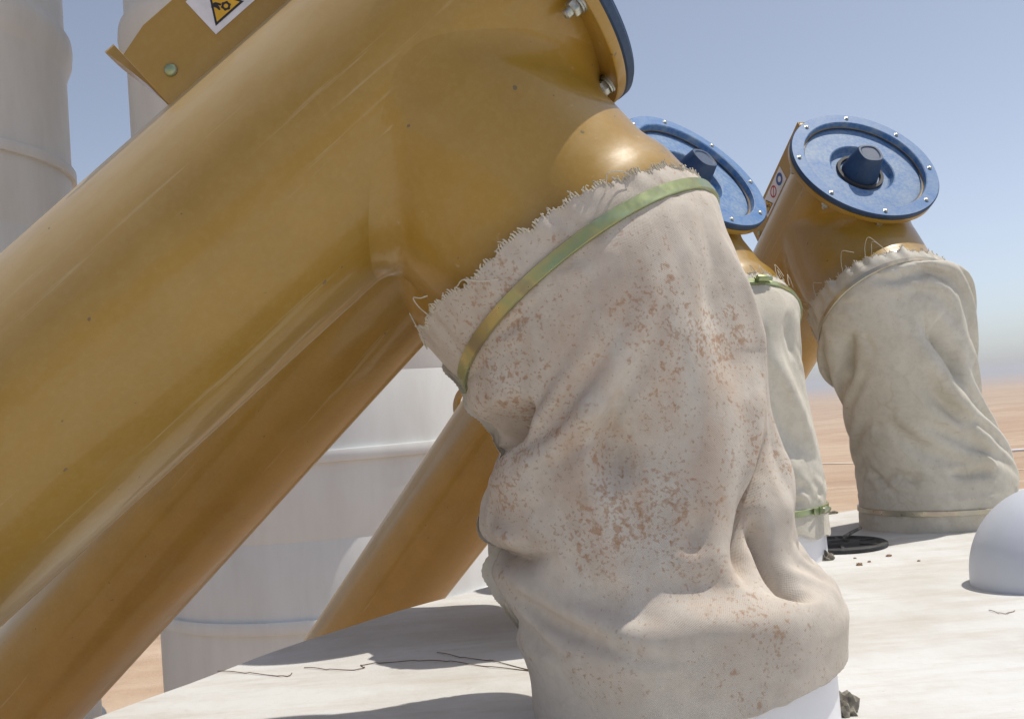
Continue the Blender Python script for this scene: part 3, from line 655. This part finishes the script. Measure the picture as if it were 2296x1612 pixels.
#--S1
L1 = .43
ST1 = stations(0, (.087, 1.026, .436), (-.12, -.26), .162, [
    (.068, (1052, 893), (1612, 500), 1.02, .155),
    (.19, (1108, 968), (1645, 640), 1.012, .148),
    (.335, (1096, 1060), (1696, 800), 1.005, .136),
    (.47, (1076, 1165), (1728, 960), 1.0, .126),
    (.605, (1088, 1262), (1760, 1120), .99, .121),
    (.71, (1128, 1335), (1792, 1228), .985, .127),
    (.785, (1148, 1385), (1858, 1290), .985, .149),
    (.845, (1158, 1435), (1886, 1345), .985, .153),
    (.93, (1184, 1510), (1887, 1420), .985, .152),
    (1.0, (1192, 1580), (1888, 1485), .985, .152)], L1)
FO1 = [
 dict(p=[(-91.5, 0.202), (-90.0, 0.365), (-88.5, 0.533), (-96.0, 0.718)], a=-.006, w=.045, tp=.4),
 dict(p=[(-36.0, 0.077), (-30.0, 0.164), (-25.5, 0.251), (-25.5, 0.327), (-30.0, 0.398)], a=.016, w=(.045, .018), k='t', tp=.4, post=1),
 dict(p=[(-52.5, 0.126), (-48.0, 0.224), (-46.5, 0.322), (-48.0, 0.392)], a=-.006, w=.030, tp=.4),
 dict(p=[(-24.0, 0.338), (-37.5, 0.419), (-43.5, 0.506), (-49.5, 0.582)], a=.011, w=(.024, .014), tp=.35, post=1),
 dict(p=[(-24.0, 0.463), (-37.5, 0.528), (-46.5, 0.593), (-55.5, 0.664), (-64.5, 0.729)], a=-.034, w=(.010, .014), k='t', tp=.3, post=1),
 dict(p=[(-40.5, 0.577), (-42.0, 0.669), (-45.0, 0.745), (-46.5, 0.783)], a=-.034, w=(.010, .016), k='t', tp=.3, post=1),
 dict(p=[(-12.0, 0.419), (-12.0, 0.517), (-25.5, 0.604), (-25.5, 0.696)], a=.010, w=.016, tp=.4, post=1),
 dict(p=[(-43.5, 0.37), (-58.5, 0.474), (-67.5, 0.566), (-72.0, 0.642), (-73.5, 0.712)], a=.014, w=(.024, .034), tp=.3),
 dict(p=[(-70.5, 0.533), (-75.0, 0.593), (-79.5, 0.658)], a=-.007, w=.010, tp=.5, post=1),
 dict(p=[(-106.5, 0.327), (-100.5, 0.36), (-97.5, 0.419), (-96.0, 0.484)], a=-.022, w=(.022, .018), tp=.4, post=1),
 dict(p=[(-114.0, 0.316), (-108.0, 0.305), (-102.0, 0.316), (-97.5, 0.349)], a=.009, w=.018, tp=.4, post=1),
 dict(p=[(-106.5, 0.354), (-105.0, 0.441), (-105.0, 0.555), (-106.5, 0.647), (-108.0, 0.696)], a=.009, w=(.016, .026), tp=.35, post=1),
 dict(p=[(-175.5, 0.235), (-156.0, 0.218), (-141.0, 0.218), (-132.0, 0.208)], a=-.036, w=(.012, .026), k='t', tp=.35, open=1, post=1),
 dict(p=[(-168.0, 0.115), (-151.5, 0.148), (-133.5, 0.17)], a=.012, w=.026, tp=.4, open=1, post=1),
 dict(p=[(-135.0, 0.267), (-144.0, 0.354), (-148.5, 0.441)], a=.014, w=.045, tp=.4),
 dict(p=[(-177.0, 0.55), (-157.5, 0.566), (-144.0, 0.582), (-123.0, 0.571)], a=-.030, w=(.012, .022), k='t', tp=.4, open=1, post=1),
 dict(p=[(-157.5, 0.479), (-145.5, 0.517), (-139.5, 0.56)], a=.010, w=.012, tp=.4, post=1),
 dict(p=[(-124.5, 0.577), (-117.0, 0.636), (-105.0, 0.707)], a=-.007, w=.030, tp=.4),
 dict(p=[(-162.0, 0.636), (-139.5, 0.636), (-126.0, 0.674)], a=.005, w=.024, tp=.4, open=1),
 dict(p=[(-175.5, 0.788), (-148.5, 0.767), (-126.0, 0.761), (-111.0, 0.761)], a=-.005, w=.024, tp=.4, open=1),
 dict(p=[(-105.0, 0.75), (-93.0, 0.761), (-78.0, 0.783), (-57.0, 0.794), (-30.0, 0.799)], a=.004, w=.014, tp=.45, post=1),]
#--S3
L3 = .50
ST3 = stations(3, (.807, 2.082, .453), (.15, -.03), .155, [
    (0.095, (1842, 806), (2172, 660), 2.09, .150),
    (0.29, (1888, 862), (2176, 800), 2.11, .142),
    (0.45, (1901, 925), (2188, 900), 2.13, .135),
    (0.605, (1914, 1000), (2232, 975), 2.15, .138),
    (0.757, (1928, 1075), (2266, 1050), 2.16, .148),
    (0.86, (1932, 1125), (2267, 1105), 2.16, .150),
    (1.0, (1934, 1198), (2266, 1178), 2.16, .150)], L3)
FO3 = [
 dict(p=[(-93.0, 0.175), (-88.5, 0.24), (-78.0, 0.3), (-66.0, 0.365), (-58.5, 0.403)], a=-0.0390, w=(.026, .012), post=1, k='t', tp=.4),
 dict(p=[(-102.0, 0.202), (-90.0, 0.322), (-72.0, 0.457), (-63.0, 0.604), (-57.0, 0.729)], a=0.0140, w=.024, post=1, tp=.3),
 dict(p=[(-108.0, 0.332), (-93.0, 0.398), (-78.0, 0.484), (-67.5, 0.604), (-64.5, 0.707)], a=-0.0130, w=.018, post=1, tp=.4),
 dict(p=[(-139.5, 0.11), (-153.0, 0.197), (-172.5, 0.327)], a=-0.0216, w=(.010, .02), post=1, k='t', tp=.35),
 dict(p=[(-165.0, 0.148), (-175.5, 0.229)], a=0.0108, w=.02, tp=.5),
 dict(p=[(178.5, 0.539), (208.5, 0.517), (229.5, 0.528), (247.5, 0.631), (265.5, 0.674)], a=-0.0108, w=.018, tp=.35),
 dict(p=[(-175.5, 0.674), (-151.5, 0.745), (-138.0, 0.718), (-127.5, 0.745), (-115.5, 0.734)], a=-0.0108, w=.011, post=1, tp=.3),
 dict(p=[(-103.5, 0.729), (-84.0, 0.739), (-63.0, 0.729)], a=-0.0097, w=.010, post=1, tp=.3),
 dict(p=[(-73.5, 0.642), (-67.5, 0.685), (-61.5, 0.739)], a=0.0086, w=.008, post=1, tp=.4),
 dict(p=[(-133.5, 0.143), (-135.0, 0.175), (-132.0, 0.251)], a=-0.0032, w=.008, tp=.4),
 dict(p=[(-60.0, 0.202), (-57.0, 0.273), (-63.0, 0.343)], a=0.0086, w=.02, tp=.4)]
#--S2
L2 = .40
ST2 = stations(2, (.409, 1.887, .428), (-.062, -.2), .154, [
    (0.126, (1470, 850), (1792, 735), 1.87, .150),
    (0.257, (1480, 905), (1790, 800), 1.87, .145),
    (0.454, (1495, 980), (1808, 905), 1.88, .140),
    (0.626, (1500, 1050), (1826, 990), 1.89, .140),
    (0.77, (1500, 1110), (1840, 1065), 1.9, .147),
    (0.9, (1496, 1160), (1848, 1135), 1.9, .150),
    (1.0, (1496, 1200), (1856, 1183), 1.9, .156)], L2)
FO2 = [
 dict(p=[(-78.0, 0.235), (-63.0, 0.322), (-48.0, 0.474), (-36.0, 0.674)], a=0.0156, w=(.02, .012), tp=.3),
 dict(p=[(-51.0, 0.137), (-46.5, 0.197), (-39.0, 0.284)], a=-0.0130, w=.014, k='t', tp=.4),
 dict(p=[(-69.0, 0.387), (-64.5, 0.522), (-54.0, 0.669)], a=-0.0156, w=.02, tp=.4),
 dict(p=[(-84.0, 0.598), (-72.0, 0.669), (-51.0, 0.707)], a=0.0104, w=.02, tp=.4)]
#--S0
L0 = .45
ST0 = stations(1, (.078, 1.474, .455), (0, .1), .154, [
    (0.26, (1090, 900), (1490, 850), 1.47, .148),
    (0.62, (1180, 1100), (1590, 1090), 1.48, .142),
    (0.89, (1215, 1290), (1650, 1260), 1.49, .150),
    (1.0, (1220, 1365), (1656, 1330), 1.49, .151)], L0)
FO0 = []
#--END
lin = lambda L, base, left, right: (lambda th: -(base+left*np.clip(-np.cos(th), 0, 1)**2+right*np.clip(np.cos(th), 0, 1)**2)/L)
wav = lambda f, a, L: (lambda th: f(th)+a/L*(np.sin(5*th+1)+.6*np.sin(11*th)+.5*np.sin(23*th+2)+.35*np.sin(47*th)))
# near sleeve
root1, cl1, smp1, band1, dat1, loc1 = sleeve('fabric_sleeve', ST1, FO1, 0, 'big rust spotted canvas sleeve in the foreground with wide greenish clamp band', 'canvas_a', 3, L1,
    wav(lin(L1, .035, .030, -.017), .0016, L1), lambda th: .988-.038*np.cos(th), 240, 330, noise_amp=.0006,
    excess=lambda th: .004+.03*np.clip(-np.cos(th), 0, 1)**1.5, girth=1.006, vpin=.87,
    flare=lambda T, V: .016*np.exp(-((T-.38)/.20)**2)*np.clip((V-.84)/.12, 0, 1)**1.5)
band1(0, .0128)
thread_edge(root1, dat1, loc1, 900, 1, [(-168, .028, 1, -.9), (-130, .05, 1, .25), (-60, .04, -1, .4), (-150, .03, 1, .5)])
root3, cl3, smp3, band3, dat3, loc3 = sleeve('fabric_sleeve', ST3, FO3, 0, 'pale canvas sleeve farthest right, thin clamp bands at its top and foot', 'canvas_b', 5, L3,
    wav(lin(L3, .034, .030, -.006), .003, L3), lambda th: 1.0+0*th, 210, 300, noise_amp=.001, lower=.895, pleats=.002, excess=lambda th: .008+0*th, girth=1.006, vpin=.84)
b3, c3, a3 = band3(0, .0088, mt_='silver'); b3b, _, _ = band3(.895, .0110, mt_='silver')
thread_edge(root3, dat3, loc3, 500, 2, [(-100, .05, 1, .7), (-120, .045, 1, .5), (-165, .04, -1, .8), (-150, .03, 1, .6), (-85, .03, -1, 1.1), (-176, .03, 1, 1.)])
root2, cl2, smp2, band2, dat2, loc2 = sleeve('fabric_sleeve', ST2, FO2, 0, 'pale canvas sleeve half hidden behind the big stained sleeve, loose threads on its top edge', 'canvas_b', 8, L2,
    wav(lin(L2, .026, .02, -.004), .002, L2), lambda th: 1.0+.012*np.sin(7*th)+.01*np.sin(13*th+1), 180, 270, noise_amp=.001, lower=.885, excess=lambda th: .008+0*th, girth=1.006, vpin=.84)
b2, c2, a2 = band2(0, .0105); b2b, c2b, a2b = band2(.885, .0115)
thread_edge(root2, dat2, loc2, 450, 3, [(-40, .022, 1, 1.2), (-25, .03, 1, .8), (-55, .012, 1, 1.6), (-60, .01, -1, 2.), (-35, .012, 1, 1.8)])
root0, cl0, smp0, band0, dat0, loc0 = sleeve('fabric_sleeve', ST0, FO0, 0, 'canvas sleeve hanging behind the big stained sleeve, below the second tube', 'canvas_b', 12, L0,
    wav(lin(L0, .03, .01, 0), .002, L0), lambda th: 1.0+0*th, 120, 180, noise_amp=.003, lower=.9, girth=1.01, vpin=.86)
band0(0, .0105); band0(.9, .0115)
def buckle(parent, loc, c, axd, th, off=.004):
    """worm housing of a clamp, seated on the band at angle th"""
    rr = c[3:6]*np.cos(th)+c[6:]*np.sin(th); ro = rr/np.linalg.norm(rr); tg = -c[3:6]*np.sin(th)+c[6:]*np.cos(th); tg /= np.linalg.norm(tg)
    o = c[:3]+rr+ro*off; b = MB()
    def bx(t0, t1, z0, z1, h0, h1):
        b.add([o+tg*t+axd*z+ro*h for t in (t0, t1) for z in (z0, z1) for h in (h0, h1)], [(0, 1, 3, 2), (4, 6, 7, 5), (0, 4, 5, 1), (2, 3, 7, 6), (0, 2, 6, 4), (1, 5, 7, 3)])
    bx(-.011, .011, -.0075, .0075, 0, .003)
    b.lathe([(.0055, -.011), (.0062, -.009), (.0062, .009), (.0055, .011)], 16, org=o+ro*.007, ax=(ro, axd, tg))
    b.lathe([(.0042, .011), (.0042, .019), (.0036, .020)], 6, org=o+ro*.007, ax=(ro, axd, tg))
    bx(-.030, -.011, -.005, .005, 0, .0012); bx(.011, .022, -.005, .005, 0, .0012)
    b.build('clamp_screw', 'zinc', parent, loc=None, smooth=True)
    ob = bpy.context.scene.objects
    return b
def buckle_on(bo, loc, c, axd, th):
    b = buckle(None, loc, c, axd, th)
    # re-home the freshly built mesh under its band
    o = [x for x in sc.objects if x.name.startswith('clamp_screw') and x.parent is None][-1]
    o.data.transform(Matrix.Translation(-Vector(loc))); o.parent = bo
buckle_on(b2, loc2, c2, a2, rad(-62)); buckle_on(b2b, loc2, c2b, a2b, rad(-42))
# seam flap down the back left of the near sleeve
def seam(root, data, loc, v0, v1, th0, out, wob, name='seam_flap', mat='canvas_b', n=120):
    Q, Nn, V, T = data; NU = Q.shape[1]; b = MB(); vs = []; path = []
    for k in range(n):
        q = k/(n-1); v = v0+(v1-v0)*q; th = math.radians(th0+wob*math.sin(q*5)); i = int((th+math.pi)/(2*math.pi)*NU) % NU
        j = int(np.argmin(np.abs(V[:, i]-v))); tt = Q[j, (i+1) % NU]-Q[j, i]; path.append(np.concatenate([Q[j, i], Nn[j, i], tt/np.linalg.norm(tt)]))
    path = np.array(path); kk = 13; pad = np.vstack([path[:1]]*(kk//2)+[path]+[path[-1:]]*(kk//2)); path = np.array([np.convolve(pad[:, c], np.ones(kk)/kk, 'valid') for c in range(9)]).T
    for k in range(n):
        q = k/(n-1); p, nn, tt = path[k, :3], path[k, 3:6], path[k, 6:]
        w_ = out*math.sin(math.pi*min(1, max(0, q)))**.5; ed = .0004*math.sin(k*1.9)+.0008*math.sin(k*.25)
        for (a, c) in ((-.006, 0.), (w_*.5, .0012), (w_+ed, .004), (w_+ed, .0015), (w_*.5, -.0012), (-.006, -.003)):
            vs.append(p+nn*a+tt*(c+.004*math.sin(q*9)*max(0, a)/max(w_, 1e-4)))
    b.add(vs, [(k*6+a, k*6+(a+1) % 6, (k+1)*6+(a+1) % 6, (k+1)*6+a) for k in range(n-1) for a in range(6)]+[(5, 4, 3, 2, 1, 0), tuple((n-1)*6+a for a in range(6))])
    return b.build(name, mat, root, loc=loc)
seam(root1, dat1, loc1, -.10, .30, 176, .009, 3); seam(root1, dat1, loc1, .44, .83, 178, .010, 4)
# ------------------------------------------------------------------ collars
def collar(x, y, label, r=.145, h=.085):
    b = MB(); b.lathe([(r, .0), (r, h), (r-.004, h), (r-.004, 0)], 128, cap=(False, False))
    o = b.build('outlet_collar', 'collar', None, loc=(x, y, 0)) if False else None
    o = mesh('outlet_collar', b.v, b.f, 'collar', None, True); o.location = (x, y, 0); sharp(o)
    return tag(o, label, 'pipe collar', 'white pipe collars standing on the hopper roof')
def base_xy(st): c = st[-1][1]; return float(c[0]), float(c[1])
for st_, lb in ((ST1, 'white pipe collar showing below the ragged hem of the big stained sleeve'), (ST0, 'white pipe collar inside the sleeve that hangs behind the big stained one'),
                (ST2, 'white pipe collar under the loose wavy hem of the middle sleeve'), (ST3, 'white pipe collar inside the foot of the rightmost sleeve')):
    collar(*base_xy(st_), lb)
# ------------------------------------------------------------------ gooseneck pipe
b = MB(); er, eR = .084, .048; bp = roofpt(2300, 1309); bx_, by_ = float(bp[0])+.008, float(bp[1]); vs = []; n1, n2 = 40, 72
pathp = [((0, 0, -.0), 0)]+[((0, 0, .008), 0)]
ring = []
for k in range(n1+1):
    a = math.pi*k/n1; ring.append((eR-eR*math.cos(a), .012+eR*math.sin(a), a))
rr = [(0., 0., 0.)]+ring+[(2*eR, -.0+.004, math.pi)]
for cx, cz, a in rr:
    for i in range(n2):
        t = 2*math.pi*i/n2; lx = -er*math.cos(t)
        vs.append((cx+lx*math.cos(a), er*math.sin(t), cz-lx*math.sin(a)))
fs = [(j*n2+i, j*n2+(i+1) % n2, (j+1)*n2+(i+1) % n2, (j+1)*n2+i) for j in range(len(rr)-1) for i in range(n2)]
o = mesh('vent_pipe', vs, fs, 'elbow', None, True); o.location = (bx_, by_, 0); o.rotation_euler[2] = rad(12); sharp(o, 50)
tag(o, 'smooth white bent vent pipe rising from the roof at the right edge of the photo', 'pipe')
# ------------------------------------------------------------------ small things on the roof
def jag(name, p, sx, sy, h, mat, label, cat, seed, group=None):
    r_ = random.Random(seed); bm = bmesh.new(); bmesh.ops.create_icosphere(bm, subdivisions=3, radius=1)
    for v in bm.verts:
        d = v.co.normalized(); k = 1+.22*math.sin(d.x*5+seed)*math.cos(d.y*6+seed*2)+.16*math.sin(d.z*9+d.x*8+seed)+r_.uniform(-.07, .07)
        v.co = Vector((d.x*sx*k, d.y*sy*k, max(-.002, d.z*h*k)))
    me = bpy.data.meshes.new(name); bm.to_mesh(me); bm.free(); me.materials.append(M[mat])
    o = bpy.data.objects.new(name, me); sc.collection.objects.link(o); o.location = p; o['label'] = label; o['category'] = cat
    if group: o['group'] = group
    return o
p = roofpt(1898, 1597); jag('mortar_lump', (p[0]-.002, p[1], 0), .013, .014, .020, 'lump', 'jagged grey lump of mortar stuck to the foot of the foreground collar', 'mortar lump', 3)
p = roofpt(1850, 1254); jag('mortar_lump', (p[0], p[1], 0), .016, .016, .014, 'lump', 'grey crumb of mortar at the foot of the middle collar beside the black disc', 'mortar lump', 5)
for k, (u, v, s_, lb) in enumerate([(1927, 1267, .0048, 'largest brown pebble, lying in front of the black disc'), (1949, 1260, .0026, 'tiny brown pebble right beside the largest pebble'), (1993, 1247, .0040, 'brown pebble lying alone in front of the rightmost sleeve'),
                                   (2060, 1258, .0022, 'tiny dark pebble farthest right, toward the vent pipe'), (1917, 1252, .0022, 'tiny brown pebble nearest to the black disc')]):
    p = roofpt(u, v); jag('pebble', (p[0], p[1], .0005), s_*1.2, s_, s_*.8, 'stone', lb, 'pebble', 20+k, 'pebbles on the roof')
p = roofpt(1862, 1152); jag('debris_chip', (p[0], p[1], .001), .018, .008, .006, 'lump', 'dark flat chip near the far edge of the roof, left of the rightmost sleeve', 'debris', 9)
# black disc
p = roofpt(1883, 1226); root = empty('rubber_disc', (p[0], p[1], .0)); tag(root, 'flat black rubber disc with a raised centre lying in shade between two sleeves', 'disc')
b = MB(); b.lathe([(.088, .001), (.091, .002), (.091, .0075), (.088, .0095), (.080, .0095), (.076, .0070), (.046, .0065), (.040, .010), (.020, .011), (.016, .008)], 96); b.build('disc', 'rubber', root)
for k in range(6):
    b = MB()
    a = k*math.pi/3+.3; d = Vector((math.cos(a), math.sin(a), 0)); q = Vector((-d.y, d.x, 0))
    b.add([d*.04+q*.004+Vector((0, 0, .0055)), d*.04-q*.004+Vector((0, 0, .0055)), d*.078-q*.004+Vector((0, 0, .0055)), d*.078+q*.004+Vector((0, 0, .0055)),
           d*.04+q*.003+Vector((0, 0, .0098)), d*.04-q*.003+Vector((0, 0, .0098)), d*.078-q*.003+Vector((0, 0, .0093)), d*.078+q*.003+Vector((0, 0, .0093))],
          [(4, 5, 6, 7), (0, 1, 5, 4), (1, 2, 6, 5), (2, 3, 7, 6), (3, 0, 4, 7)])
    b.build('rib', 'rubber', root)
# stick leaning from the disc to the collar
a_ = roofpt(1888, 1206, .012); b_ = roofpt(1930, 1183, .02); bb = MB(); bb.tube([a_, (a_+b_)/2+arr([0, 0, .001]), b_], .004, 8, taper=.8)
o = bb.build('wooden_stick', 'lump', None, loc=tuple(a_)); o.location = tuple(a_); tag(o, 'short brown stick lying between the black disc and the rightmost sleeve', 'stick')
o.data.transform(Matrix.Identity(4))
def wire(pts, label, r_=.0006):
    P_ = [roofpt(u, v, .0012) for u, v in pts]; Q_ = []
    for i in range(len(P_)-1):
        for q in np.linspace(0, 1, 8, endpoint=False): Q_.append(P_[i]*(1-q)+P_[i+1]*q+arr([0, .0012*math.sin(i*3+q*5), .0006*math.sin(i+q*4)]))
    Q_.append(P_[-1]); L = tuple(P_[0]); b = MB(); b.tube(Q_, r_, 6); o = b.build('loose_wire', 'wire', None, loc=L); return tag(o, label, 'wire', 'loose wires on the roof')
wire([(682, 1496), (740, 1500), (800, 1501), (818, 1495), (808, 1490), (850, 1485), (940, 1480), (1010, 1482), (1100, 1494), (1196, 1503)], 'longest rusty wire, kinked, running over the sunlit roof to the big sleeve')
wire([(980, 1462), (1040, 1474), (1100, 1480), (1196, 1502)], 'thin dark wire in shade just behind the kinked wire beside the big sleeve')
wire([(488, 1504), (560, 1508), (630, 1515), (648, 1514), (655, 1508)], 'short rusty wire with a hooked end, close under the ochre tube on the left')
wire([(2217, 1367), (2240, 1374), (2258, 1375), (2275, 1368)], 'short dark curved wire on the bare roof below the vent pipe', .0005)
# ------------------------------------------------------------------ far things
def gpt(u, v):
    k = np.array(_f)+np.array(_R)*(u-1148)/2200-np.array(_U)*(v-806)/2200
    return np.array(EYE)+k*((GROUND-EYE[2])/k[2])
p0, p1 = gpt(2150, 1020), gpt(2420, 1003); b = MB(); n = 40; pts = []
for k in range(n):
    q = p0+(p1-p0)*k/(n-1); pts.append((q[0], q[1], float(ground_z(np.array([q[0]]), np.array([q[1]]))[0])+.18))
b.tube(pts, .2, 12); o = b.build('pipeline', 'collar', None, loc=tuple(pts[0])); tag(o, 'thin white pipeline lying on the desert sand right of the farthest sleeve', 'pipeline')
q0, q1 = gpt(1700, 1053)[:2], gpt(2200, 1018)[:2]; tag(strip('dirt_track', q0, q1, 1.8, 'track'), kind='structure')
q0, q1 = gpt(2180, 1062)[:2], gpt(2420, 1038)[:2]; tag(strip('dirt_track', q0, q1, 1.2, 'track'), kind='structure')
# ------------------------------------------------------------------ air
def haze(density):
    mt = bpy.data.materials.new('haze'); mt.use_nodes = True; t = mt.node_tree; t.nodes.clear()
    v = t.nodes.new('ShaderNodeVolumePrincipled'); v.inputs['Density'].default_value = density; v.inputs['Color'].default_value = (.97, .96, .98, 1); v.inputs['Anisotropy'].default_value = .2
    o_ = t.nodes.new('ShaderNodeOutputMaterial'); t.links.new(v.outputs[0], o_.inputs['Volume'])
    b = MB(); b.box((-41000, -41000, GROUND-12), (41000, 41000, 14)); o = mesh('haze', b.v, b.f, mt, None, False); tag(o, kind='stuff')
HAZE = .0006
if HAZE: haze(HAZE)
